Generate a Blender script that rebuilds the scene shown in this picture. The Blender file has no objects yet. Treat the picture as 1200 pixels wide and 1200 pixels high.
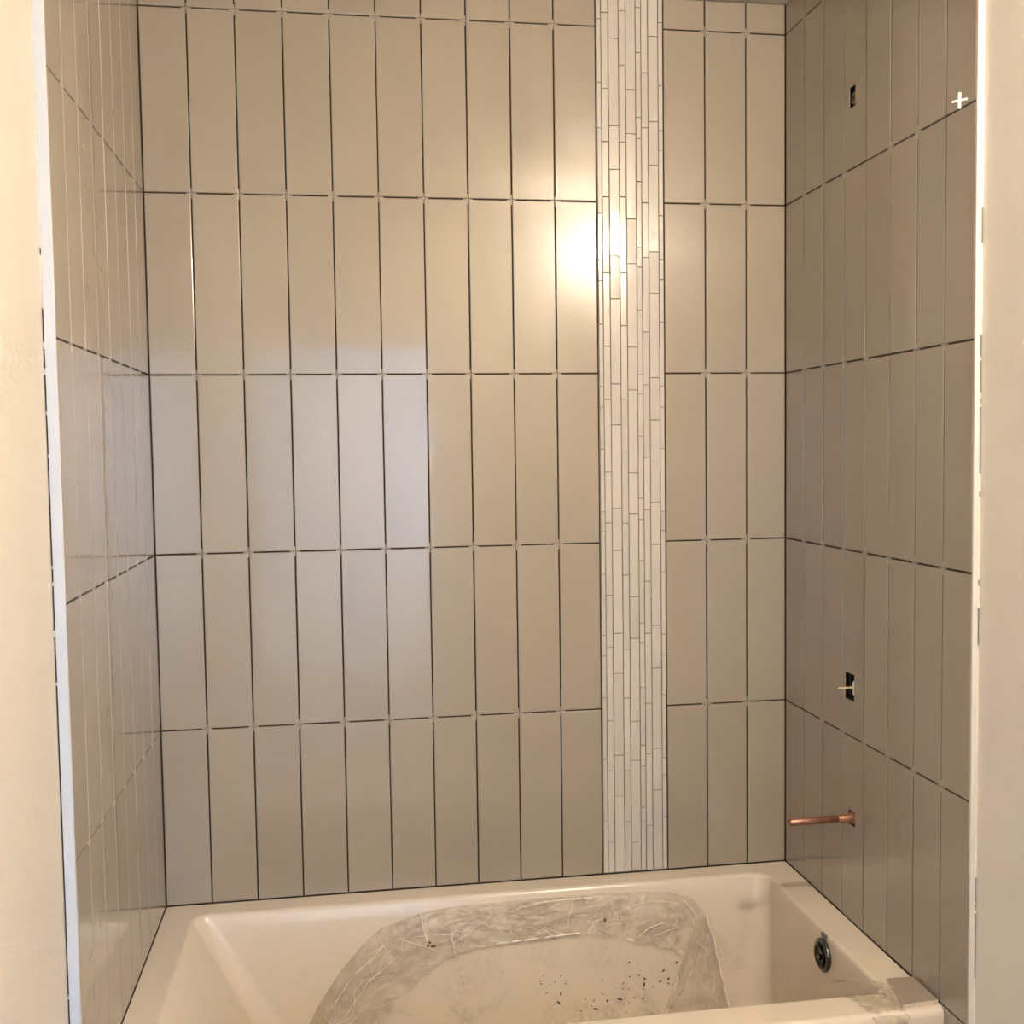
import bpy, bmesh, math, random
from mathutils import Matrix, Vector, noise
from math import radians, cos, sin, pi

S = bpy.context.scene
COL = S.collection

# ------------------------------------------------------------ camera, world, lights, exposure
cam_d = bpy.data.cameras.new('camera')
cam_d.sensor_width = 36.0
cam_d.lens = 36.0 * 1288.3 / 1200.0
cam_d.clip_start = 0.02
cam = bpy.data.objects.new('camera', cam_d)
COL.objects.link(cam)
yaw, pitch, roll = radians(-8.78), radians(-3.23), radians(.8)
M = Matrix.Rotation(yaw, 3, 'Z') @ Matrix.Rotation(pitch, 3, 'X') @ Matrix.Rotation(roll, 3, 'Y')
cam.matrix_world = Matrix.Translation((.426, -2.602, 1.552)) @ (M @ Matrix.Rotation(radians(90), 3, 'X')).to_4x4()
S.camera = cam

world = bpy.data.worlds.new('world')
S.world = world
world.use_nodes = True
world.node_tree.nodes['Background'].inputs[0].default_value = (.62, .74, 1, 1)
world.node_tree.nodes['Background'].inputs[1].default_value = .6

S.view_settings.view_transform = 'Standard'
S.view_settings.look = 'None'
S.view_settings.exposure = 3.28
S.view_settings.gamma = 1.0
S.view_settings.use_curve_mapping = False

SHADE_EMIT = 84.0                       # vanity light glass
SHADE_COL = (1.0, .85, .665)
WINDOW_W = 29.0                         # daylight of the room behind the door

wd = bpy.data.lights.new('bedroom_daylight', 'AREA')
wd.shape = 'RECTANGLE'; wd.size = 1.4; wd.size_y = 1.3
wd.energy = WINDOW_W; wd.color = (.62, .76, 1.0)
wo = bpy.data.objects.new('bedroom_daylight', wd)
COL.objects.link(wo)
wo.location = (1.9, -4.3, 1.5)
wo.rotation_euler = (radians(90), 0, radians(118))

# ------------------------------------------------------------ materials
MATS = {}
def mat(name, color, rough=.5, metal=0.0, noise_scale=None, noise_amt=.0, bump=0.0, bump_scale=60, coat=0.0, spec=.5, c2=None, per_obj=0.0, emit=None, alpha=1.0, ior=None):
    m = bpy.data.materials.new(name); m.use_nodes = True
    nt = m.node_tree; N = nt.nodes; L = nt.links
    b = N['Principled BSDF']
    b.inputs['Base Color'].default_value = (*color, 1)
    b.inputs['Roughness'].default_value = rough
    b.inputs['Metallic'].default_value = metal
    b.inputs['Specular IOR Level'].default_value = spec
    b.inputs['Coat Weight'].default_value = coat
    b.inputs['Alpha'].default_value = alpha
    if ior: b.inputs['IOR'].default_value = ior
    tc = N.new('ShaderNodeTexCoord')
    geo = N.new('ShaderNodeNewGeometry')
    src = geo.outputs['Position']
    cs = None
    if noise_scale:
        n = N.new('ShaderNodeTexNoise'); n.inputs['Scale'].default_value = noise_scale; n.inputs['Detail'].default_value = 5
        L.new(src, n.inputs['Vector'])
        r = N.new('ShaderNodeValToRGB')
        r.color_ramp.elements[0].position = .32; r.color_ramp.elements[1].position = .68
        d = c2 or tuple(max(0, c * (1 - noise_amt)) for c in color)
        r.color_ramp.elements[0].color = (*d, 1)
        r.color_ramp.elements[1].color = (*color, 1)
        L.new(n.outputs['Fac'], r.inputs['Fac'])
        cs = r.outputs['Color']
        L.new(cs, b.inputs['Base Color'])
    if per_obj:
        oi = N.new('ShaderNodeObjectInfo')
        hs = N.new('ShaderNodeHueSaturation')
        mr = N.new('ShaderNodeMapRange'); mr.inputs['To Min'].default_value = 1 - per_obj; mr.inputs['To Max'].default_value = 1 + per_obj
        L.new(oi.outputs['Random'], mr.inputs['Value']); L.new(mr.outputs[0], hs.inputs['Value'])
        if cs: L.new(cs, hs.inputs['Color'])
        else: hs.inputs['Color'].default_value = (*color, 1)
        L.new(hs.outputs['Color'], b.inputs['Base Color'])
    if bump:
        n = N.new('ShaderNodeTexNoise'); n.inputs['Scale'].default_value = bump_scale; n.inputs['Detail'].default_value = 3
        L.new(src, n.inputs['Vector'])
        bp = N.new('ShaderNodeBump'); bp.inputs['Strength'].default_value = 1; bp.inputs['Distance'].default_value = bump
        L.new(n.outputs['Fac'], bp.inputs['Height']); L.new(bp.outputs['Normal'], b.inputs['Normal'])
    if emit:
        b.inputs['Emission Color'].default_value = (*emit[0], 1); b.inputs['Emission Strength'].default_value = emit[1]
    if bump: L.new(bp.outputs['Normal'], b.inputs['Coat Normal'])
    MATS[name] = m
    return m

m_tile = mat('glazed_tile', (.335, .288, .230), .24, noise_scale=3.5, noise_amt=.05, bump=.0008, bump_scale=6, per_obj=.035, spec=.35, coat=.75)
m_tile.node_tree.nodes['Principled BSDF'].inputs['Coat Roughness'].default_value = .045
m_back = mat('mortar_back', (.038, .022, .010), .9, noise_scale=140, c2=(.012, .007, .004), bump=.002, bump_scale=120)
m_mosaic = mat('mosaic_glass', (.52, .49, .445), .10, noise_scale=30, noise_amt=.04, per_obj=.05, bump=.0004, bump_scale=25)
m_mosback = mat('white_mortar', (.35, .31, .25), .85, noise_scale=90, noise_amt=.35)
m_spacer = mat('spacer_plastic', (.34, .295, .235), .45)
m_spacerw = mat('white_plastic', (.9, .88, .82), .4)
m_paint = mat('painted_plaster', (.625, .582, .515), .55, noise_scale=2.2, noise_amt=.03, bump=.0006, bump_scale=160)
m_primer = mat('grey_primer', (.78, .735, .665), .6, noise_scale=2.0, noise_amt=.05, bump=.0005, bump_scale=160)
m_ceil = mat('ceiling_paint', (.46, .43, .385), .8, noise_scale=3, noise_amt=.03)
m_trim = mat('edge_trim', (.58, .56, .52), .28)
m_triml = mat('edge_trim_bluish', (.50, .535, .59), .3)
m_caulk = mat('caulk', (.72, .68, .60), .6, noise_scale=80, noise_amt=.15)
m_floor = mat('subfloor', (.36, .28, .20), .7, noise_scale=8, noise_amt=.3)
m_copper = mat('copper', (.50, .26, .19), .42, metal=.85, noise_scale=60, c2=(.34, .17, .12))
m_hole_shade = mat('hole_shade', (.012, .007, .004), .9, noise_scale=60, noise_amt=.4)  # shade inside the wall cavities, put into the colour of the pocket faces
m_brass = mat('brass', (.62, .50, .30), .3, metal=1, noise_scale=90, noise_amt=.2)
m_chrome = mat('chrome', (.16, .155, .15), .10, metal=1, noise_scale=25, noise_amt=.2)
m_chromed = mat('chrome_dark', (.012, .011, .010), .12, metal=1, noise_scale=25, noise_amt=.3)
m_white = mat('door_white', (.70, .68, .64), .45, noise_scale=3, noise_amt=.02)
m_cool = mat('bedroom_wall', (.74, .77, .80), .7, noise_scale=2, noise_amt=.03)
m_carpet = mat('carpet', (.25, .22, .19), .95, noise_scale=120, noise_amt=.3)
m_scrap = mat('tile_offcut', (.33, .275, .22), .35, noise_scale=30, noise_amt=.08)
m_scrape = mat('tile_bisque', (.62, .52, .42), .8, noise_scale=150, noise_amt=.2)
m_debris = mat('mortar_crumb', (.10, .085, .065), .9, noise_scale=200, noise_amt=.4)
m_grille = mat('fan_grille', (.13, .12, .11), .5, noise_scale=10, noise_amt=.05)
m_nickel = mat('nickel', (.55, .52, .48), .3, metal=1, noise_scale=20, noise_amt=.1)
m_shade = mat('frosted_shade', (.9, .88, .82), .5, emit=(SHADE_COL, SHADE_EMIT), noise_scale=10, noise_amt=.01)

# tub acrylic with dirt smears of their own shape
def tub_material():
    m = bpy.data.materials.new('tub_acrylic'); m.use_nodes = True
    N = m.node_tree.nodes; L = m.node_tree.links; b = N['Principled BSDF']
    geo = N.new('ShaderNodeNewGeometry')
    n1 = N.new('ShaderNodeTexNoise'); n1.inputs['Scale'].default_value = 9; n1.inputs['Detail'].default_value = 7; n1.inputs['Distortion'].default_value = .8
    n2 = N.new('ShaderNodeTexNoise'); n2.inputs['Scale'].default_value = 90; n2.inputs['Detail'].default_value = 4
    L.new(geo.outputs['Position'], n1.inputs['Vector']); L.new(geo.outputs['Position'], n2.inputs['Vector'])
    r1 = N.new('ShaderNodeValToRGB'); r1.color_ramp.elements[0].position = .47; r1.color_ramp.elements[1].position = .68
    r1.color_ramp.elements[0].color = (0, 0, 0, 1); r1.color_ramp.elements[1].color = (1, 1, 1, 1)
    L.new(n1.outputs['Fac'], r1.inputs['Fac'])
    r2 = N.new('ShaderNodeValToRGB'); r2.color_ramp.elements[0].position = .36; r2.color_ramp.elements[1].position = .62
    L.new(n2.outputs['Fac'], r2.inputs['Fac'])
    mu = N.new('ShaderNodeMath'); mu.operation = 'MULTIPLY'
    L.new(r1.outputs['Color'], mu.inputs[0]); L.new(r2.outputs['Color'], mu.inputs[1])
    # dust only lies low in the basin
    sp = N.new('ShaderNodeSeparateXYZ'); L.new(geo.outputs['Position'], sp.inputs[0])
    mr = N.new('ShaderNodeMapRange'); mr.inputs['From Min'].default_value = .40; mr.inputs['From Max'].default_value = .24
    mr.inputs['To Min'].default_value = .08; mr.inputs['To Max'].default_value = .65
    L.new(sp.outputs['Z'], mr.inputs['Value'])
    m2 = N.new('ShaderNodeMath'); m2.operation = 'MULTIPLY'
    L.new(mu.outputs[0], m2.inputs[0]); L.new(mr.outputs[0], m2.inputs[1])
    mx = N.new('ShaderNodeMix'); mx.data_type = 'RGBA'
    mx.inputs[6].default_value = (.665, .59, .49, 1); mx.inputs[7].default_value = (.36, .29, .21, 1)
    L.new(m2.outputs[0], mx.inputs[0]); L.new(mx.outputs[2], b.inputs['Base Color'])
    b.inputs['Roughness'].default_value = .2
    return m
m_tub = tub_material()

def film_material(name, fog_lo, fog_hi, scale):
    """thin wrinkled plastic: clear, glossy by Fresnel, slightly milky in patches"""
    m = bpy.data.materials.new(name); m.use_nodes = True
    N = m.node_tree.nodes; L = m.node_tree.links
    N.remove(N['Principled BSDF']); out = N['Material Output']
    geo = N.new('ShaderNodeNewGeometry')
    n2 = N.new('ShaderNodeTexNoise'); n2.inputs['Scale'].default_value = 48; n2.inputs['Detail'].default_value = 3; n2.inputs['Distortion'].default_value = 2
    L.new(geo.outputs['Position'], n2.inputs['Vector'])
    bp = N.new('ShaderNodeBump'); bp.inputs['Distance'].default_value = .006
    L.new(n2.outputs['Fac'], bp.inputs['Height'])
    tr = N.new('ShaderNodeBsdfTransparent'); tr.inputs[0].default_value = (.985, .978, .965, 1)
    df = N.new('ShaderNodeBsdfDiffuse'); df.inputs[0].default_value = (.72, .63, .51, 1)
    gl = N.new('ShaderNodeBsdfGlossy'); gl.inputs['Roughness'].default_value = .13; gl.inputs[0].default_value = (1, 1, 1, 1)
    L.new(bp.outputs[0], gl.inputs['Normal']); L.new(bp.outputs[0], df.inputs['Normal'])
    n = N.new('ShaderNodeTexNoise'); n.inputs['Scale'].default_value = scale; n.inputs['Detail'].default_value = 5; n.inputs['Distortion'].default_value = 1.0
    L.new(geo.outputs['Position'], n.inputs['Vector'])
    mr = N.new('ShaderNodeMapRange'); mr.inputs['From Min'].default_value = .40; mr.inputs['From Max'].default_value = .64
    mr.inputs['To Min'].default_value = fog_lo; mr.inputs['To Max'].default_value = fog_hi
    L.new(n.outputs['Fac'], mr.inputs['Value'])
    m1 = N.new('ShaderNodeMixShader'); L.new(mr.outputs[0], m1.inputs[0]); L.new(tr.outputs[0], m1.inputs[1]); L.new(df.outputs[0], m1.inputs[2])
    lw = N.new('ShaderNodeLayerWeight'); lw.inputs[0].default_value = .5; L.new(bp.outputs[0], lw.inputs['Normal'])
    pw = N.new('ShaderNodeMath'); pw.operation = 'POWER'; pw.inputs[1].default_value = 4; L.new(lw.outputs['Facing'], pw.inputs[0])
    fr = N.new('ShaderNodeMapRange'); fr.inputs['To Min'].default_value = .045; fr.inputs['To Max'].default_value = .5; L.new(pw.outputs[0], fr.inputs['Value'])
    m2 = N.new('ShaderNodeMixShader'); L.new(fr.outputs[0], m2.inputs[0]); L.new(m1.outputs[0], m2.inputs[1]); L.new(gl.outputs[0], m2.inputs[2])
    L.new(m2.outputs[0], out.inputs['Surface'])
    return m
m_film = film_material('clear_film', .03, .26, 10)
m_glint = mat('film_glint', (.93, .88, .78), .25, noise_scale=60, noise_amt=.1)  # pale colour stands in for specular streaks on the wrinkled film
m_tape = film_material('clear_tape', .05, .34, 24)

# ------------------------------------------------------------ helpers
def finish(bm, name, m, smooth=False):
    bmesh.ops.recalc_face_normals(bm, faces=bm.faces)
    me = bpy.data.meshes.new(name); bm.to_mesh(me); bm.free()
    me.materials.append(m)
    if smooth:
        for p in me.polygons: p.use_smooth = True
    return me
def link(name, me, parent=None, loc=(0, 0, 0), rot=None):
    o = bpy.data.objects.new(name, me); COL.objects.link(o)
    if parent: o.parent = parent
    o.location = loc
    if rot: o.rotation_euler = rot
    return o
def empty(name, loc=(0, 0, 0)):
    o = bpy.data.objects.new(name, None); COL.objects.link(o); o.location = loc; o.empty_display_size = .05
    return o
def tag(o, label=None, cat=None, group=None, kind=None):
    if label: o['label'] = label
    if cat: o['category'] = cat
    if group: o['group'] = group
    if kind: o['kind'] = kind
    return o
def add_box(bm, x0, x1, y0, y1, z0, z1):
    v = [bm.verts.new(c) for c in ((x0, y0, z0), (x1, y0, z0), (x1, y1, z0), (x0, y1, z0), (x0, y0, z1), (x1, y0, z1), (x1, y1, z1), (x0, y1, z1))]
    for f in ((0, 3, 2, 1), (4, 5, 6, 7), (0, 1, 5, 4), (1, 2, 6, 5), (2, 3, 7, 6), (3, 0, 4, 7)): bm.faces.new([v[i] for i in f])
def box_mesh(name, m, x0, x1, y0, y1, z0, z1, bev=0):
    bm = bmesh.new(); add_box(bm, x0, x1, y0, y1, z0, z1)
    if bev: bmesh.ops.bevel(bm, geom=bm.edges[:], offset=bev, segments=1, affect='EDGES', profile=.5)
    return finish(bm, name, m)
def box(name, m, x0, x1, y0, y1, z0, z1, parent=None, bev=0):
    return link(name, box_mesh(name, m, x0, x1, y0, y1, z0, z1, bev), parent)
def tube(bm, path, radii, n=20, cap=True):
    """sweep a circle along a path of points"""
    rings = []
    for i, p in enumerate(path):
        p = Vector(p)
        a = Vector(path[max(i - 1, 0)]); b = Vector(path[min(i + 1, len(path) - 1)])
        t = (b - a).normalized() if (b - a).length > 1e-9 else rings_t
        rings_t = t
        u = t.orthogonal().normalized() if abs(t.z) > .9 else t.cross(Vector((0, 0, 1))).normalized()
        w = t.cross(u)
        r = radii[i] if isinstance(radii, (list, tuple)) else radii
        rings.append([bm.verts.new(p + (u * cos(2 * pi * k / n) + w * sin(2 * pi * k / n)) * r) for k in range(n)])
    for a, b in zip(rings, rings[1:]):
        for k in range(n): bm.faces.new((a[k], a[(k + 1) % n], b[(k + 1) % n], b[k]))
    if cap:
        bm.faces.new(rings[0][::-1]); bm.faces.new(rings[-1])
def lathe_x(bm, prof, cx, cy, cz, n=28, sy=1, sz=1):
    """revolve (x offset, radius) about an axis along x"""
    tube_rings = []
    for dx, r in prof:
        tube_rings.append([bm.verts.new((cx + dx, cy + cos(2 * pi * k / n) * r * sy, cz + sin(2 * pi * k / n) * r * sz)) for k in range(n)])
    for a, b in zip(tube_rings, tube_rings[1:]):
        for k in range(n): bm.faces.new((a[k], a[(k + 1) % n], b[(k + 1) % n], b[k]))
    bm.faces.new(tube_rings[0][::-1]); bm.faces.new(tube_rings[-1])
def slab_x(name, m, x0, x1, ys, zs, holes, blind=None, parent=None):
    """slab between x0 and x1 with rectangular holes through it (y0,y1,z0,z1), or blind pockets of a depth from x0"""
    Y = sorted(set(list(ys) + [h[i] for h in holes for i in (0, 1)])); Z = sorted(set(list(zs) + [h[i] for h in holes for i in (2, 3)]))
    bm = bmesh.new(); xe = x1; dark = []
    inside = lambda y, z: any(h[0] < y < h[1] and h[2] < z < h[3] for h in holes)
    def q(pts): bm.faces.new([bm.verts.new(p) for p in pts])
    for i in range(len(Y) - 1):
        for j in range(len(Z) - 1):
            y0, y1, z0, z1 = Y[i], Y[i + 1], Z[j], Z[j + 1]
            if inside((y0 + y1) / 2, (z0 + z1) / 2):
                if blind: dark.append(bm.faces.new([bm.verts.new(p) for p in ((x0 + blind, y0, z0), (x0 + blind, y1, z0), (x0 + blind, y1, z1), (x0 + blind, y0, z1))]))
                if blind: q(((xe, y0, z0), (xe, y1, z0), (xe, y1, z1), (xe, y0, z1)))
                continue
            q(((x0, y0, z0), (x0, y1, z0), (x0, y1, z1), (x0, y0, z1)))
            q(((xe, y0, z0), (xe, y1, z0), (xe, y1, z1), (xe, y0, z1)))
    for (a, b, c, d) in holes:
        e = x0 + blind if blind else xe
        for p0, p1 in (((a, c), (b, c)), ((b, c), (b, d)), ((b, d), (a, d)), ((a, d), (a, c))):
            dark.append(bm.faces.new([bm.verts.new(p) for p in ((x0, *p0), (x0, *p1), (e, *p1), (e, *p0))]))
    a, b, c, d = Y[0], Y[-1], Z[0], Z[-1]
    for p0, p1 in (((a, c), (b, c)), ((b, c), (b, d)), ((b, d), (a, d)), ((a, d), (a, c))):
        q(((x0, *p0), (x0, *p1), (xe, *p1), (xe, *p0)))
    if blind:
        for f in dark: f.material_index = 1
    bmesh.ops.remove_doubles(bm, verts=bm.verts, dist=1e-6)
    me = finish(bm, name, m); me.materials.append(m_hole_shade)
    return link(name, me, parent)

# ------------------------------------------------------------ dimensions
W = 1.518
CZ = 2.625                        # ceiling
J = .0030                         # joint
TT = .008                         # tile thickness
ROWS = [CZ + .004, 2.552, 2.142, 1.733, 1.323, .914, .5008]
XS = [0, .104, .2092, .3148, .4201, .5249, .6296, .7336, .8378, .9417, 1.0435]
XR = [1.2092, 1.3131, 1.4172, W]
DS = [0, .1085, .213, .319, .420, .523, .6265, .7265, .822]
FRONT = -.822
ROOM = -2.72
PWL, PWR = -.020, 1.5315           # painted wall faces

# holes in the right wall (y0,y1,z0,z1)
H_SHOWER = (-.372, -.343, 2.271, 2.314)
H_VALVE = (-.376, -.331, .9935, 1.0525)
H_SPOUT = (-.381, -.350, .7165, .7495)
HOLES = [H_SHOWER, H_VALVE, H_SPOUT]

# ------------------------------------------------------------ room shell
floor = box('floor', m_floor, -.15, 1.70, ROOM, .12, -.05, 0); tag(floor, 'bare brown subfloor of the bathroom under the tub', 'floor', kind='structure')
ceil_ = box('ceiling', m_ceil, -.15, 1.70, ROOM, .12, CZ, CZ + .05); tag(ceil_, 'painted plaster ceiling over the tiled tub alcove', 'ceiling', kind='structure')
wall_back = box('wall_back', m_paint, -.15, 1.70, .021, .12, 0, CZ); tag(wall_back, 'back wall of the alcove facing the camera, taupe tiles with a pale mosaic strip', 'wall', kind='structure')
wall_left = box('wall_left', m_paint, -.15, PWL, ROOM, .021, 0, CZ); tag(wall_left, 'side wall to the left of the tub, cream paint in front of glossy tiles', 'wall', kind='structure')
wall_right = slab_x('wall_right', m_primer, PWR, 1.70, (ROOM, .021), (0, CZ), HOLES, blind=.08)
tag(wall_right, 'side wall to the right of the tub with pipe openings cut in its shaded tiles', 'wall', kind='structure')

DX0, DX1, DZ = .02, .86, 2.05
bm = bmesh.new()
add_box(bm, -.15, DX0, ROOM - .12, ROOM, 0, CZ); add_box(bm, DX1, 1.70, ROOM - .12, ROOM, 0, CZ); add_box(bm, DX0, DX1, ROOM - .12, ROOM, DZ, CZ)
wf = link('wall_front', finish(bm, 'wall_front', m_paint)); tag(wf, 'painted wall with the doorway behind the camera', 'wall', kind='structure')
dt = empty('trim_3', (0, 0, 0)); tag(dt, 'white casing round the doorway behind the camera', 'trim', kind='structure')
for n_, a in enumerate(((DX0 - .06, DX0, 0, DZ + .06), (DX1, DX1 + .06, 0, DZ + .06), (DX0, DX1, DZ, DZ + .06))):
    if n_ == 0: a = (PWL + .001, DX0, 0, DZ + .06)
    box('casing_board', m_white, a[0], a[1], ROOM, ROOM + .015, a[2], a[3], dt, bev=.003)
# the room beyond the doorway, daylit by its window
bm = bmesh.new()
add_box(bm, -1.9, 3.1, -5.3, -5.2, 0, 2.6); add_box(bm, -2.0, -1.9, -5.3, ROOM - .12, 0, 2.6); add_box(bm, 3.0, 3.1, -5.2, ROOM - .12, 0, 2.6)
add_box(bm, -1.9, 3.0, -5.2, ROOM - .12, 2.6, 2.7)
add_box(bm, -1.9, -.15, ROOM - .12, ROOM - .02, 0, 2.6); add_box(bm, 1.70, 3.0, ROOM - .12, ROOM - .02, 0, 2.6)
wb = link('wall_bedroom', finish(bm, 'wall_bedroom', m_cool)); tag(wb, 'pale cool walls of the daylit room beyond the doorway', 'wall', kind='structure')
fb = box('floor_bedroom', m_carpet, -1.9, 3.0, -5.2, ROOM, -.05, -.001); tag(fb, 'carpeted floor of the room beyond the doorway', 'floor', kind='structure')

# ------------------------------------------------------------ backer boards (dark, seen in the open joints)
bb = box('backer_board', m_back, -.0085, W + .0085, .0038, .0205, .0, CZ, wall_back)
bl = box('backer_board', m_back, PWL + .0002, -.0020, FRONT + .002, .0038, 0, CZ, wall_left)
br = slab_x('backer_board', m_back, W + .0020, PWR - .0002, (FRONT + .002, .0038), (0, CZ), HOLES, parent=wall_right)

# ------------------------------------------------------------ field tiles
TILES = {}
def tile_mesh(w, h):
    k = (round(w, 3), round(h, 3))
    if k not in TILES:
        bm = bmesh.new(); add_box(bm, -w / 2, w / 2, 0, TT, -h / 2, h / 2)
        es = [e for e in bm.edges if all(v.co.y < 1e-6 for v in e.verts)]
        bmesh.ops.bevel(bm, geom=es, offset=.0016, segments=2, affect='EDGES', profile=.5)
        TILES[k] = finish(bm, 'tile', m_tile)
    return TILES[k]
rng = random.Random(7)
def lay(parent, u0, u1, z0, z1, wall):
    """one tile; u runs along the wall"""
    w, h = (u1 - u0) - J, (z1 - z0) - J
    me = tile_mesh(w, h); uc, zc = (u0 + u1) / 2, (z0 + z1) / 2
    t = .0022 if wall == 'b' else .0012
    j = (rng.uniform(-t, t), rng.uniform(-t, t)); dj = rng.uniform(-.0003, .0003)
    if wall == 'b': return link('tile', me, parent, (uc, dj, zc), (j[0], 0, j[1]))
    if wall == 'l': return link('tile', me, parent, (dj, uc, zc), (j[0], 0, pi / 2 + j[1]))
    return link('tile', me, parent, (W + dj, uc, zc), (j[0], 0, -pi / 2 + j[1]))
cols_b = list(zip(XS[:-1], XS[1:])) + list(zip(XR[:-1], XR[1:]))
for r in range(6):
    for (a, b) in cols_b: lay(bb, a, b, ROWS[r + 1], ROWS[r] if r else CZ, 'b')
LOWER = [.502, .092, 0.0]
def rect_overlap(y0, y1, z0, z1, h): return y0 < h[0] and h[1] < y1 and z0 < h[2] and h[3] < z1
for i in range(8):
    y1, y0 = -DS[i] - (.0 if i else .001), -DS[i + 1]
    rows = [(ROWS[r + 1], ROWS[r] if r else CZ) for r in range(6)]
    if i == 7: rows += [(.092, .5008), (.0, .092)]
    for z0, z1 in rows:
        lay(bl, y0, y1, z0, z1, 'l')
        hs = [h for h in HOLES if rect_overlap(y0, y1, z0, z1, h)]
        if hs: slab_x('tile', m_tile, W, W + TT, (y0 + J / 2, y1 - J / 2), (z0 + J / 2, z1 - J / 2), hs, parent=br)
        else: lay(br, y0, y1, z0, z1, 'r')

# ------------------------------------------------------------ cross spacers left in the joints
def cross_mesh(arm, wd_, th, m, name):
    bm = bmesh.new(); a, w = arm, wd_ / 2
    pts = [(w, w), (w, a), (-w, a), (-w, w), (-a, w), (-a, -w), (-w, -w), (-w, -a), (w, -a), (w, -w), (a, -w), (a, w)]
    f = [bm.verts.new((x, -th, z)) for x, z in pts]; g = [bm.verts.new((x, 0, z)) for x, z in pts]
    bm.faces.new(f); bm.faces.new(g[::-1])
    for i in range(12): k = (i + 1) % 12; bm.faces.new((f[i], g[i], g[k], f[k]))
    return finish(bm, name, m)
me_cross = cross_mesh(.0115, .0024, .0028, m_spacer, 'tile_spacer')
for z in ROWS[1:6]:
    for x in XS[1:-1] + XR[1:-1]:
        link('tile_spacer', me_cross, bb, (x + rng.uniform(-.0008, .0008), .0050, z))
    for d in DS[1:8]:
        if rng.random() < .93: link('tile_spacer', me_cross, br, (W + .0036, -d, z), (0, 0, -pi / 2))
        if rng.random() < .93: link('tile_spacer', me_cross, bl, (-.0036, -d, z), (0, 0, pi / 2))
# the one that sticks out in full by the trim
sp = link('tile_spacer', cross_mesh(.0135, .0034, .004, m_spacerw, 'tile_spacer'), None, (1.5035, -.797, 2.1475), (radians(4), radians(3), radians(-62)))
tag(sp, 'small white plastic cross spacer sticking out by the pale trim, high on the shaded wall', 'tile spacer')

# ------------------------------------------------------------ mosaic strip
MX0, MX1 = 1.0445, 1.2078
mb = box('mosaic_strip', m_mosback, MX0, MX1, .0012, .0037, .502, CZ, wall_back)
mb['label'] = 'pale vertical mosaic strip of narrow glass sticks'
CXS = [1.0450, 1.0560, 1.0735, 1.0985, 1.1155, 1.1400, 1.1535, 1.1705, 1.1955, 1.2075]
JZ = [
 [2.569, 2.421, 2.315, 2.114, 2.003, 1.955, 1.851, 1.702, 1.653, 1.55, 1.399, 1.351, 1.246, 1.096, 1.045, 0.942, 0.789, 0.633],
 [2.584, 2.407, 2.283, 2.153, 1.973, 1.798, 1.671, 1.496, 1.371, 1.194, 1.066, 0.884, 0.76, 0.58],
 [2.525, 2.32, 2.218, 2.014, 1.912, 1.708, 1.609, 1.406, 1.304, 1.1, 1.001, 0.797, 0.695],
 [2.59, 2.463, 2.283, 2.154, 1.974, 1.847, 1.671, 1.545, 1.37, 1.243, 1.06, 0.939, 0.758, 0.629],
 [2.407, 2.303, 2.102, 1.996, 1.796, 1.693, 1.493, 1.393, 1.189, 1.086, 0.88, 0.782, 0.576],
 [2.599, 2.494, 2.342, 2.292, 2.191, 2.035, 1.988, 1.884, 1.73, 1.683, 1.581, 1.43, 1.378, 1.277, 1.123, 1.075, 0.964, 0.819, 0.768, 0.663],
 [2.447, 2.318, 2.141, 2.011, 1.833, 1.705, 1.529, 1.402, 1.226, 1.097, 0.923, 0.797, 0.616],
 [2.533, 2.333, 2.23, 2.025, 1.925, 1.722, 1.62, 1.419, 1.316, 1.116, 1.01, 0.809, 0.704],
 [2.566, 2.418, 2.313, 2.265, 2.111, 2.005, 1.958, 1.856, 1.701, 1.651, 1.55, 1.397, 1.349, 1.246, 1.094, 1.041, 0.943, 0.784, 0.741, 0.635]]
MJ = .0018
for c in range(9):
    x0, x1 = CXS[c] + MJ / 2, CXS[c + 1] - MJ / 2
    zz = [CZ] + JZ[c] + [.504]
    for zt, zb_ in zip(zz, zz[1:]):
        if zt - zb_ < .01: continue
        w, h = x1 - x0, zt - zb_ - MJ
        bm = bmesh.new(); add_box(bm, -w / 2, w / 2, 0, .0045, -h / 2, h / 2)
        es = [e for e in bm.edges if all(v.co.y < 1e-6 for v in e.verts)]
        bmesh.ops.bevel(bm, geom=es, offset=.0010, segments=2, affect='EDGES', profile=.5)
        link('mosaic_tile', finish(bm, 'mosaic_tile', m_mosaic), mb, ((x0 + x1) / 2, -.0028 + rng.uniform(-.0005, .0003), (zt + zb_) / 2), (rng.uniform(-.006, .006), 0, rng.uniform(-.022, .022)))

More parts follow.
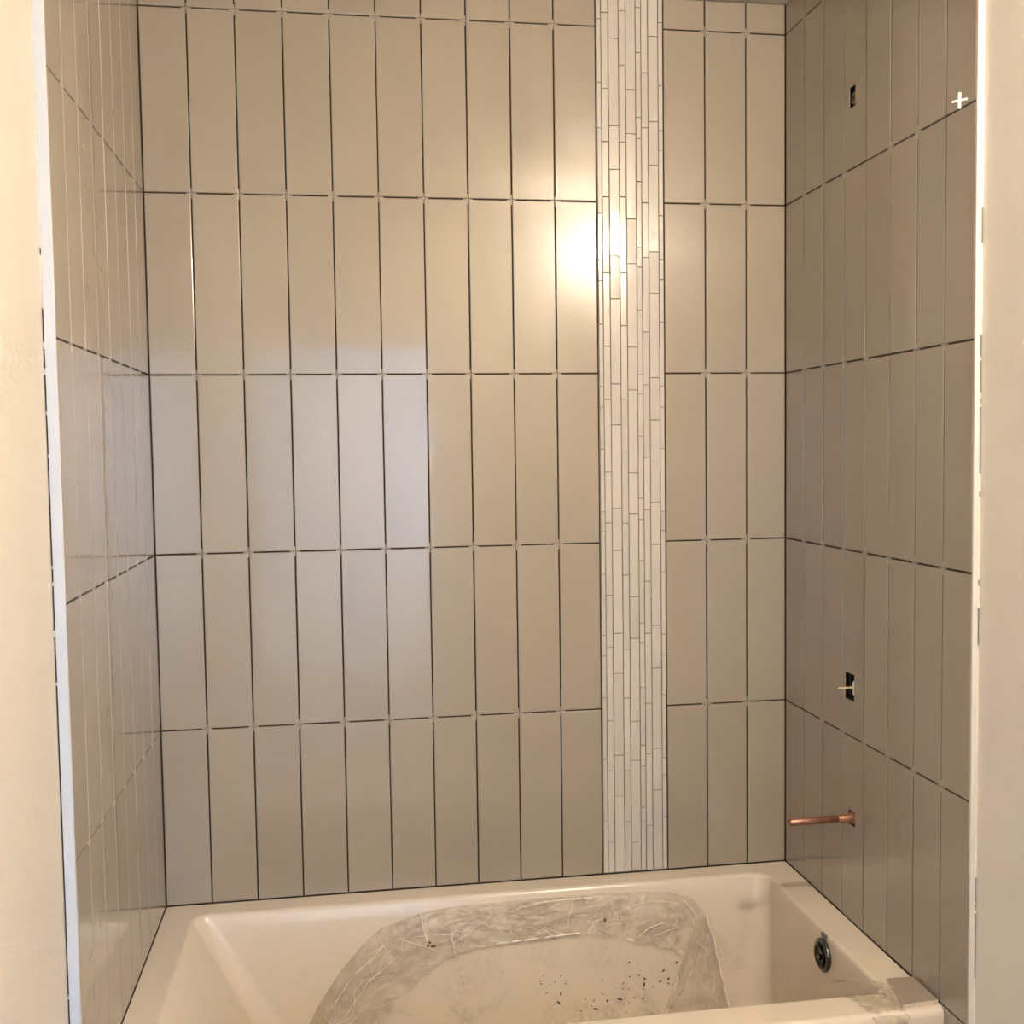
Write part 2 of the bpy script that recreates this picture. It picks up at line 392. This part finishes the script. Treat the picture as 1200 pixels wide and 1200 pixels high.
# ------------------------------------------------------------ edge trims at the front of the tiling
t1 = empty('trim_1', (-.01, FRONT, 0)); tag(t1, 'glossy white edge strip closing the tiles of the left side wall', 'trim', kind='structure')
t2 = empty('trim_2', (W + .005, FRONT, 0)); tag(t2, 'pale edge strip closing the shaded tiles of the right side wall', 'trim', kind='structure')
def own(o, p):
    o.parent = p; o.location = Vector(o.location) - p.location; return o
own(box('edge_strip', m_triml, -.0172, -.0008, FRONT - .004, FRONT + .001, 0, CZ, bev=.0008), t1)
own(box('edge_strip', m_trim, W + .0005, W + .0107, FRONT - .004, FRONT + .001, 0, CZ, bev=.0008), t2)
def caulk(x0, x1, gaps, seed):
    r = random.Random(seed); bm = bmesh.new(); z = .0
    prev = None; n = 520
    for i in range(n + 1):
        z = CZ * i / n
        g = any(a < z < b and r.random() < .72 for a, b in gaps) or r.random() < .01
        e = r.uniform(-.0005, .0005)
        if g: prev = None; continue
        ring = [bm.verts.new((x0 - .0004, FRONT - .0022 + e, z)), bm.verts.new(((x0 + x1) / 2, FRONT - .0032 + e, z)), bm.verts.new((x1 + .0006, FRONT - .0028 + e, z)), bm.verts.new((x1 + .0002, FRONT + .001, z)), bm.verts.new((x0, FRONT + .001, z))]
        if prev:
            for k in range(5): bm.faces.new((prev[k], prev[(k + 1) % 5], ring[(k + 1) % 5], ring[k]))
        prev = ring
    return link('caulk_bead', finish(bm, 'caulk_bead', m_caulk))
own(caulk(W + .0107, PWR, [(1.50, 1.74), (1.90, 1.96), (.6, .78), (1.2, 1.26)], 3), t2)
own(caulk(PWL, -.0172, [(.0, 1.78)], 5), t1)

# ------------------------------------------------------------ bathtub
def rrect(x0, x1, y0, y1, r, z, n=8):
    out = []
    for (cx, cy, a0) in ((x1 - r, y1 - r, 0), (x0 + r, y1 - r, 90), (x0 + r, y0 + r, 180), (x1 - r, y0 + r, 270)):
        for k in range(n + 1):
            a = radians(a0 + 90 * k / n); out.append((cx + r * cos(a), cy + r * sin(a), z))
    return out
def loft(bm, loops):
    R_ = [[bm.verts.new(p) for p in l] for l in loops]
    for a, b in zip(R_, R_[1:]):
        for k in range(len(a)): bm.faces.new((a[k], a[(k + 1) % len(a)], b[(k + 1) % len(b)], b[k]))
    return R_
TX0, TX1, TY0, TY1, TZ = .0008, 1.5172, -.752, -.0008, .500
IX0, IX1, IY0, IY1 = .066, 1.444, -.676, -.058          # inner edge of the rim
# (dx left, dx right, dy front, dy back, corner radius, z)
basin = [(-.004, -.004, -.004, -.004, .042, .5), (0, 0, 0, 0, .040, .4995), (.003, .002, .003, .003, .039, .4985), (.006, .0045, .006, .006, .038, .4955),
         (.009, .006, .008, .009, .037, .490), (.024, .010, .013, .016, .037, .468), (.060, .016, .020, .028, .045, .41), (.120, .023, .028, .040, .055, .31),
         (.180, .031, .038, .052, .070, .21), (.205, .040, .050, .064, .085, .165), (.235, .062, .072, .086, .10, .138), (.275, .10, .10, .12, .11, .130)]
bm = bmesh.new()
loops = [rrect(TX0, TX1, TY0 + .006, TY1, .006, 0), rrect(TX0, TX1, TY0 + .006, TY1, .006, .455), rrect(TX0, TX1, TY0, TY1, .006, .458), rrect(TX0, TX1, TY0, TY1, .006, .486),
         rrect(TX0, TX1, TY0 + .002, TY1, .006, .494), rrect(TX0 + .0003, TX1 - .0003, TY0 + .006, TY1 - .0003, .006, .4985), rrect(TX0 + .001, TX1 - .001, TY0 + .012, TY1 - .001, .006, .5)]
loops += [rrect(IX0 + a, IX1 - b, IY0 + c, IY1 - d, r, z) for a, b, c, d, r, z in basin]
R_ = loft(bm, loops)
bm.faces.new(R_[-1]); bm.faces.new(R_[0][::-1])
tub = link('bathtub', finish(bm, 'bathtub', m_tub, smooth=True))
tag(tub, 'white alcove bathtub with sloped end, dusty and half covered in protective film', 'bathtub')
wn = tub.modifiers.new('wn', 'WEIGHTED_NORMAL'); wn.keep_sharp = True; wn.weight = 80

# overflow on the steep end wall of the basin
OX, OY, OZ = 1.4310, -.416, .455
bm = bmesh.new(); lathe_x(bm, [(.002, .034), (-.003, .036), (-.007, .0345), (-.009, .030)], OX, OY, OZ)
ring = link('overflow_plate', finish(bm, 'overflow_plate', m_chrome, True), tub); ring['label'] = 'round dark chrome overflow plate'
bm = bmesh.new(); lathe_x(bm, [(-.0085, .0285), (-.0115, .027), (-.0125, .020), (-.0105, .012), (-.0105, .002)], OX, OY, OZ)
link('overflow_cover', finish(bm, 'overflow_cover', m_chromed, True), ring)
bm = bmesh.new(); lathe_x(bm, [(-.010, .006), (-.016, .0055), (-.017, .003)], OX, OY - .004, OZ - .002, n=14)
link('screw', finish(bm, 'screw', m_chrome, True), ring)
bm = bmesh.new(); add_box(bm, 1.4335, 1.4395, -.418, -.395, .487, .4975)
bmesh.ops.bevel(bm, geom=bm.edges[:], offset=.0015, segments=1, affect='EDGES')
lv = link('overflow_tab', finish(bm, 'overflow_tab', m_grille), tub); lv['label'] = 'small grey tab above the overflow plate'

# ------------------------------------------------------------ protective film glued in the basin
def basin_back_y(z):
    zs = [(b[5], IY1 - b[3]) for b in basin]
    for (z0, y0), (z1, y1) in zip(zs, zs[1:]):
        if z1 <= z <= z0: t = (z0 - z) / max(z0 - z1, 1e-6); return y0 + (y1 - y0) * t
    return zs[0][1] if z > zs[0][0] else zs[-1][1]
OUT = [(.300, .150), (.323, .241), (.344, .28), (.37, .318), (.4, .359), (.45, .411), (.493, .444), (.549, .46), (.589, .470), (.648, .478), (.719, .480), (.8, .481), (.881, .482), (1.005, .482), (1.099, .480), (1.194, .474), (1.248, .455), (1.276, .415), (1.292, .361), (1.309, .274), (1.326, .187), (1.333, .150)]
INN = [(.43, .150), (.475, .227), (.505, .265), (.556, .311), (.596, .338), (.636, .365), (.687, .382), (.778, .392), (.839, .393), (.942, .397), (1.004, .394), (1.067, .380), (1.13, .362), (1.183, .343), (1.212, .330), (1.208, .309), (1.190, .26), (1.163, .19), (1.150, .150)]
def resample(P, n):
    L_ = [0]
    for a, b in zip(P, P[1:]): L_.append(L_[-1] + math.dist(a, b))
    out = []; i = 0
    for k in range(n):
        s = L_[-1] * k / (n - 1)
        while i < len(P) - 2 and L_[i + 1] < s: i += 1
        t = (s - L_[i]) / (L_[i + 1] - L_[i])
        out.append((P[i][0] + (P[i + 1][0] - P[i][0]) * t, P[i][1] + (P[i + 1][1] - P[i][1]) * t))
    return out
def crinkle(x, z, s, amp, seed=0):
    v = noise.noise(Vector((x * s, z * s, seed))); w = noise.noise(Vector((x * s * 2.7, z * s * 2.7, seed + 5)))
    return amp * (1 - abs(v) * 2.2) + amp * .5 * (1 - abs(w) * 2.2)
film = empty('plastic_film', (.8, -.09, .46)); tag(film, 'crinkled clear protective film glued in an arch on the far wall of the basin', 'plastic film')
NU, NV = 480, 40
o_, i_ = resample(OUT, NU), resample(INN, NU)
bm = bmesh.new(); g = []
for u in range(NU):
    row = []
    for v in range(NV):
        t = v / (NV - 1)
        wob = noise.noise(Vector((u * .06, 0, 3))) * .10 * t + noise.noise(Vector((u * .24, 0, 9))) * .05 * t
        tt = t + wob
        x = o_[u][0] + (i_[u][0] - o_[u][0]) * tt; z = o_[u][1] + (i_[u][1] - o_[u][1]) * tt
        a = noise.noise(Vector((u * .03, v * .14, 1)))
        off = .003 + max(0, crinkle(x + a * .03, z, 17, .0055)) + .0042 * max(0, 1 - abs(noise.noise(Vector((u * .035 + a, v * .16, 7)))) * 5) + .004 * max(0, (t - .88) / .12)
        if t < .02: off = .0015
        row.append(bm.verts.new((x, basin_back_y(z) - off, z)))
    g.append(row)
for a, b in zip(g, g[1:]):
    for k in range(NV - 1): bm.faces.new((a[k], a[k + 1], b[k + 1], b[k]))
fb_ = finish(bm, 'film_border', m_film, True); fo = own(link('film_border', fb_), film); fo['label'] = 'wrinkled border of taped film'
md = fo.modifiers.new('thickness', 'SOLIDIFY'); md.thickness = .0004
# folded welts along the border, specular streaks put into their white colour
bm = bmesh.new()
def welt(pts, r):
    pth = []
    for k, (x, z) in enumerate(resample(pts, 14)):
        pth.append((x + noise.noise(Vector((k * .9, x * 9, 2))) * .003, basin_back_y(z) - .010 - abs(noise.noise(Vector((k * .7, z * 8, 4)))) * .004, z))
    bm = bmesh.new(); tube(bm, pth, [r * (.35 + .65 * abs(sin(k * 1.3 + pts[0][0] * 30))) for k in range(14)], n=6)
    own(link('film_fold_glint', finish(bm, 'film_fold_glint', m_glint, True)), film)
for p, r in (([(1.276, .415), (1.292, .361), (1.309, .274), (1.326, .187)], .0022), ([(1.205, .300), (1.190, .26), (1.163, .19)], .0018),
             ([(.76, .392), (.86, .398), (.96, .402)], .0022), ([(.36, .26), (.42, .34), (.50, .41)], .0014), ([(.40, .25), (.46, .33), (.53, .385)], .0012),
             ([(.585, .475), (.592, .44), (.60, .41)], .0016), ([(.85, .475), (.93, .479), (1.0, .478)], .0018), ([(.655, .44), (.66, .40), (.664, .37)], .0015),
             ([(.98, .40), (1.0, .425), (1.02, .43)], .0014), ([(1.10, .375), (1.13, .40), (1.17, .41)], .0014), ([(1.215, .46), (1.24, .44), (1.255, .41)], .0014)):
    welt(p, r)

# short stretch creases painted white as specular streaks, too fine to pick apart
bm = bmesh.new(); rc = random.Random(12)
for k in range(95):
    u = rc.randrange(4, NU - 40); t0 = rc.uniform(.06, .94); n_ = rc.randrange(8, 34); sl = rc.uniform(-.35, .35) if rc.random() < .7 else rc.uniform(-1.2, 1.2)
    pth = []
    for q in range(8):
        uu = u + n_ * q / 7; t = min(.97, max(.03, t0 + sl * q / 7 + rc.uniform(-.01, .01)))
        i0 = min(int(uu), NU - 1)
        x = o_[i0][0] + (i_[i0][0] - o_[i0][0]) * t; z = o_[i0][1] + (i_[i0][1] - o_[i0][1]) * t
        pth.append((x, basin_back_y(z) - .0098 - rc.uniform(0, .0012), z))
    rr = rc.uniform(.0003, .00085)
    tube(bm, pth, [rr * (.3 + .7 * sin(pi * (q + .5) / 8)) for q in range(8)], n=5)
cs_ = own(link('film_glint_creases', finish(bm, 'film_glint_creases', m_glint, True)), film); cs_['kind'] = 'stuff'

# mortar crumbs lying on the film: one object, uncountable grit
bm = bmesh.new(); r = random.Random(4)
SPK = [(1.082, .319), (1.105, .288), (1.082, .286), (1.119, .278), (1.117, .264), (1.157, .268), (1.178, .273), (1.178, .262), (1.20, .309), (1.166, .293), (.913, .261), (.907, .241), (.996, .218), (1.025, .235), (1.056, .236), (1.113, .233), (.60, .40), (.605, .407), (.613, .398), (1.07, .41), (1.025, .425), (1.06, .427)]
for _ in range(46): SPK.append((r.gauss(1.06, .085), r.gauss(.245, .03)))
for _ in range(16): SPK.append((r.gauss(.87, .05), r.gauss(.285, .02)))
for k, (x, z) in enumerate(SPK):
    s = r.uniform(.0018, .0036) if k < 22 else r.uniform(.0007, .0018)
    y = basin_back_y(z) - (.0005 if z < .33 else .009)
    bmesh.ops.create_icosphere(bm, subdivisions=1, radius=s, matrix=Matrix.Translation((x, y, z)) @ Matrix.Rotation(r.uniform(0, 3), 4, 'Y') @ Matrix.Diagonal((r.uniform(1, 2.2), .6, .8, 1)))
cr = link('mortar_crumbs', finish(bm, 'mortar_crumbs', m_debris)); tag(cr, 'dark mortar crumbs scattered on the far wall low in the basin', 'debris', kind='stuff')

# ------------------------------------------------------------ crumpled tape over the front rim
bm = bmesh.new(); NU2, NV2 = 60, 26
PR = [(1.0, -.640, .420), (1.0, -.652, .47), (1.0, -.668, .494), (1.0, -.682, .5015), (1.0, -.705, .502), (1.0, -.735, .5015), (1.0, -.752, .492), (1.0, -.756, .46)]
def prof(t):
    s = t * (len(PR) - 1); i = min(int(s), len(PR) - 2); f = s - i
    return [PR[i][k] + (PR[i + 1][k] - PR[i][k]) * f for k in (1, 2)]
g = []
for u in range(NU2):
    row = []
    for v in range(NV2):
        s = u / (NU2 - 1); t = v / (NV2 - 1)
        y, z = prof(s)
        skew = .045 * s
        x = 1.335 + skew + t * (.085 - .02 * s) + noise.noise(Vector((u * .25, t * 1.5, 2))) * .006 + (noise.noise(Vector((u * .5, v * .1, 8))) * .004)
        n_ = abs(noise.noise(Vector((x * 60, y * 60, z * 60)))) * .006 + .0012
        ny, nz = (1, 0) if s < .28 else ((0, 1) if s < .78 else (-1, .1))
        row.append(bm.verts.new((x, y + ny * n_, z + nz * n_)))
    g.append(row)
for a, b in zip(g, g[1:]):
    for k in range(NV2 - 1): bm.faces.new((a[k], a[k + 1], b[k + 1], b[k]))
tp = link('tape_strip', finish(bm, 'tape_strip', m_tape, True)); tag(tp, 'crumpled clear tape folded over the front rim of the tub beside the tile offcut', 'tape')
md = tp.modifiers.new('thickness', 'SOLIDIFY'); md.thickness = .0004
# a twisted tail of the tape along the end rim
bm = bmesh.new(); g = []
A = [(1.379, -.585, .478), (1.405, -.615, .492), (1.428, -.655, .503), (1.436, -.700, .5065), (1.436, -.738, .504)]
for u in range(40):
    s = u / 39 * (len(A) - 1); i = min(int(s), len(A) - 2); f = s - i
    p = Vector(A[i]).lerp(Vector(A[i + 1]), f)
    row = []
    for v in range(8):
        t = v / 7 - .5; a = .5 + noise.noise(Vector((u * .12, 0, 0))) * 1.2
        row.append(bm.verts.new(p + Vector((-cos(a) * t * .026, -sin(a) * t * .008, .004 + abs(sin(a)) * abs(t) * .010 + abs(noise.noise(Vector((u * .5, v * .5, 1)))) * .004))))
    g.append(row)
for a, b in zip(g, g[1:]):
    for k in range(7): bm.faces.new((a[k], a[k + 1], b[k + 1], b[k]))
tl = link('tape_tail', finish(bm, 'tape_tail', m_tape, True), tp); md = tl.modifiers.new('thickness', 'SOLIDIFY'); md.thickness = .0006

# ------------------------------------------------------------ tile offcut on the rim corner
bm = bmesh.new()
bot = [(1.440, -.737), (1.5135, -.733), (1.5135, -.640), (1.4615, -.637)]
lo = [bm.verts.new((x, y, .5003)) for x, y in bot]; hi = [bm.verts.new((x, y, .5083)) for x, y in bot]
bm.faces.new(lo[::-1]); bm.faces.new(hi)
for k in range(4): bm.faces.new((lo[k], lo[(k + 1) % 4], hi[(k + 1) % 4], hi[k]))
bmesh.ops.bevel(bm, geom=[e for e in bm.edges if all(v.co.z > .505 for v in e.verts)], offset=.0008, segments=1, affect='EDGES')
me = finish(bm, 'tile_offcut', m_scrap); me.materials.append(m_scrape)
for p in me.polygons:
    if p.normal.z < .4: p.material_index = 1
sc = link('tile_offcut', me); tag(sc, 'taupe tile offcut lying on the front corner of the tub rim', 'tile')

# ------------------------------------------------------------ copper tub spout stub
PY, PZ = -.366, .7325
pp = empty('copper_pipe', (W, PY, PZ)); tag(pp, 'copper pipe stub sticking out of the shaded side wall above the tub', 'pipe')
def hollow(x_tip, x_end, r, name, m, z0=PZ, z1=PZ):
    bm = bmesh.new(); n = 24; rings = []
    for x, rr in ((x_end, r), (x_tip + .0008, r), (x_tip, r * .94), (x_tip, r * .80), (x_tip + .03, r * .78)):
        t = (x - x_end) / (x_tip - x_end); z = z0 + (z1 - z0) * t
        rings.append([bm.verts.new((x, PY + cos(2 * pi * k / n) * rr, z + sin(2 * pi * k / n) * rr)) for k in range(n)])
    for a, b in zip(rings, rings[1:]):
        for k in range(n): bm.faces.new((a[k], a[(k + 1) % n], b[(k + 1) % n], b[k]))
    bm.faces.new(rings[0]); bm.faces.new(rings[-1][::-1])
    return own(link(name, finish(bm, name, m, True)), pp)
hollow(1.374, 1.488, .0084, 'pipe', m_copper, z0=PZ + .001, z1=PZ)
bm = bmesh.new(); lathe_x(bm, [(-.0015, .0086), (-.001, .0096), (.0015, .0096), (.002, .0086)], 1.487, PY, PZ + .001, n=24)
q_ = own(link('solder_ring', finish(bm, 'solder_ring', m_brass, True)), pp); q_['label'] = 'bright solder ring'
bm = bmesh.new(); lathe_x(bm, [(0, .0093), (.002, .0100), (.045, .0100), (.046, .0093)], 1.489, PY, PZ + .001, n=24)
own(link('coupling', finish(bm, 'coupling', m_copper, True)), pp)
bm = bmesh.new(); lathe_x(bm, [(0, .0118), (.0015, .0138), (.004, .0138), (.005, .011)], W - .0015, PY, PZ + .001, n=18)
own(link('flange', finish(bm, 'flange', m_copper, True)), pp)

# shower valve stem in its opening
VY, VZ = -.3665, 1.020
vv = empty('shower_valve', (W, VY, VZ)); tag(vv, 'brass valve stem poking out of the rectangular cutout in the shaded wall', 'valve')
bm = bmesh.new(); lathe_x(bm, [(-.030, .0018), (-.029, .0026), (.000, .0026), (.001, .0045), (.012, .0045), (.013, .008), (.060, .008)], W, VY + .006, VZ + .002, n=14)
own(link('stem', finish(bm, 'stem', m_brass, True)), vv)
bm = bmesh.new(); tube(bm, [(W + .004, VY + .001, VZ + .017), (W + .005, VY + .0005, VZ + .012), (W + .006, VY + .0005, VZ + .004), (W + .006, VY + .0005, VZ - .008), (W + .005, VY + .001, VZ - .015)], [.002, .0042, .0036, .0042, .002], n=12)
k_ = own(link('handle_post', finish(bm, 'handle_post', m_spacerw, True)), vv); k_['label'] = 'white cross piece on the stem'

# brass fitting recessed in the upper cutout
fy, fz = -.3555, 2.290
ff = empty('shower_fitting', (W, fy, fz)); tag(ff, 'dull brass pipe fitting recessed in the small rough hole high on the shaded wall', 'pipe fitting')
bm = bmesh.new(); lathe_x(bm, [(.004, .009), (.004, .0125), (.008, .0135), (.050, .0135), (.052, .010)], W, fy, fz, n=20)
m_dull = mat('dull_brass', (.26, .21, .14), .5, metal=.6, noise_scale=90, noise_amt=.4)
own(link('pipe_elbow', finish(bm, 'pipe_elbow', m_dull, True)), ff)
bm = bmesh.new(); lathe_x(bm, [(.0033, .004), (.0033, .0066), (.0039, .0066), (.0039, .004)], W, fy, fz, n=20)
own(link('pipe_bore', finish(bm, 'pipe_bore', m_debris, True)), ff)

# ------------------------------------------------------------ vanity light on the right wall, out of frame, lights the room
VL = (PWR, -1.90, 2.42)
vl = empty('vanity_light', VL); tag(vl, 'nickel vanity light with a glowing opal globe on the side wall', 'wall light')
own(box('back_plate', m_nickel, PWR - .022, PWR - .0005, VL[1] - .10, VL[1] + .10, VL[2] + .02, VL[2] + .10, bev=.004), vl)
bm = bmesh.new(); tube(bm, [(PWR - .02, VL[1], VL[2] + .06), (PWR - .06, VL[1], VL[2] + .065), (PWR - .085, VL[1], VL[2] + .05), (PWR - .090, VL[1], VL[2] + .02)], .010, n=12)
own(link('arm', finish(bm, 'arm', m_nickel, True)), vl)
bm = bmesh.new(); tube(bm, [(PWR - .090, VL[1], VL[2] + .028), (PWR - .090, VL[1], VL[2] + .010)], [.026, .028], n=24)
own(link('shade_holder', finish(bm, 'shade_holder', m_nickel, True)), vl)
bm = bmesh.new(); bmesh.ops.create_uvsphere(bm, u_segments=28, v_segments=16, radius=.053, matrix=Matrix.Translation((PWR - .090, VL[1], VL[2] - .046)))
own(link('glass_shade', finish(bm, 'glass_shade', m_shade, True)), vl)
# exhaust fan grille in the ceiling before the tub
fn = empty('exhaust_fan', (1.18, -1.11, CZ)); tag(fn, 'grey slatted exhaust fan grille in the ceiling in front of the tub', 'exhaust fan')
own(box('grille_frame', m_grille, 1.03, 1.33, -1.27, -.95, CZ - .010, CZ - .0002, bev=.003), fn)
for k in range(9):
    y = -1.24 + k * .0325
    own(box('slat', m_grille, 1.05, 1.31, y, y + .018, CZ - .016, CZ - .010), fn)
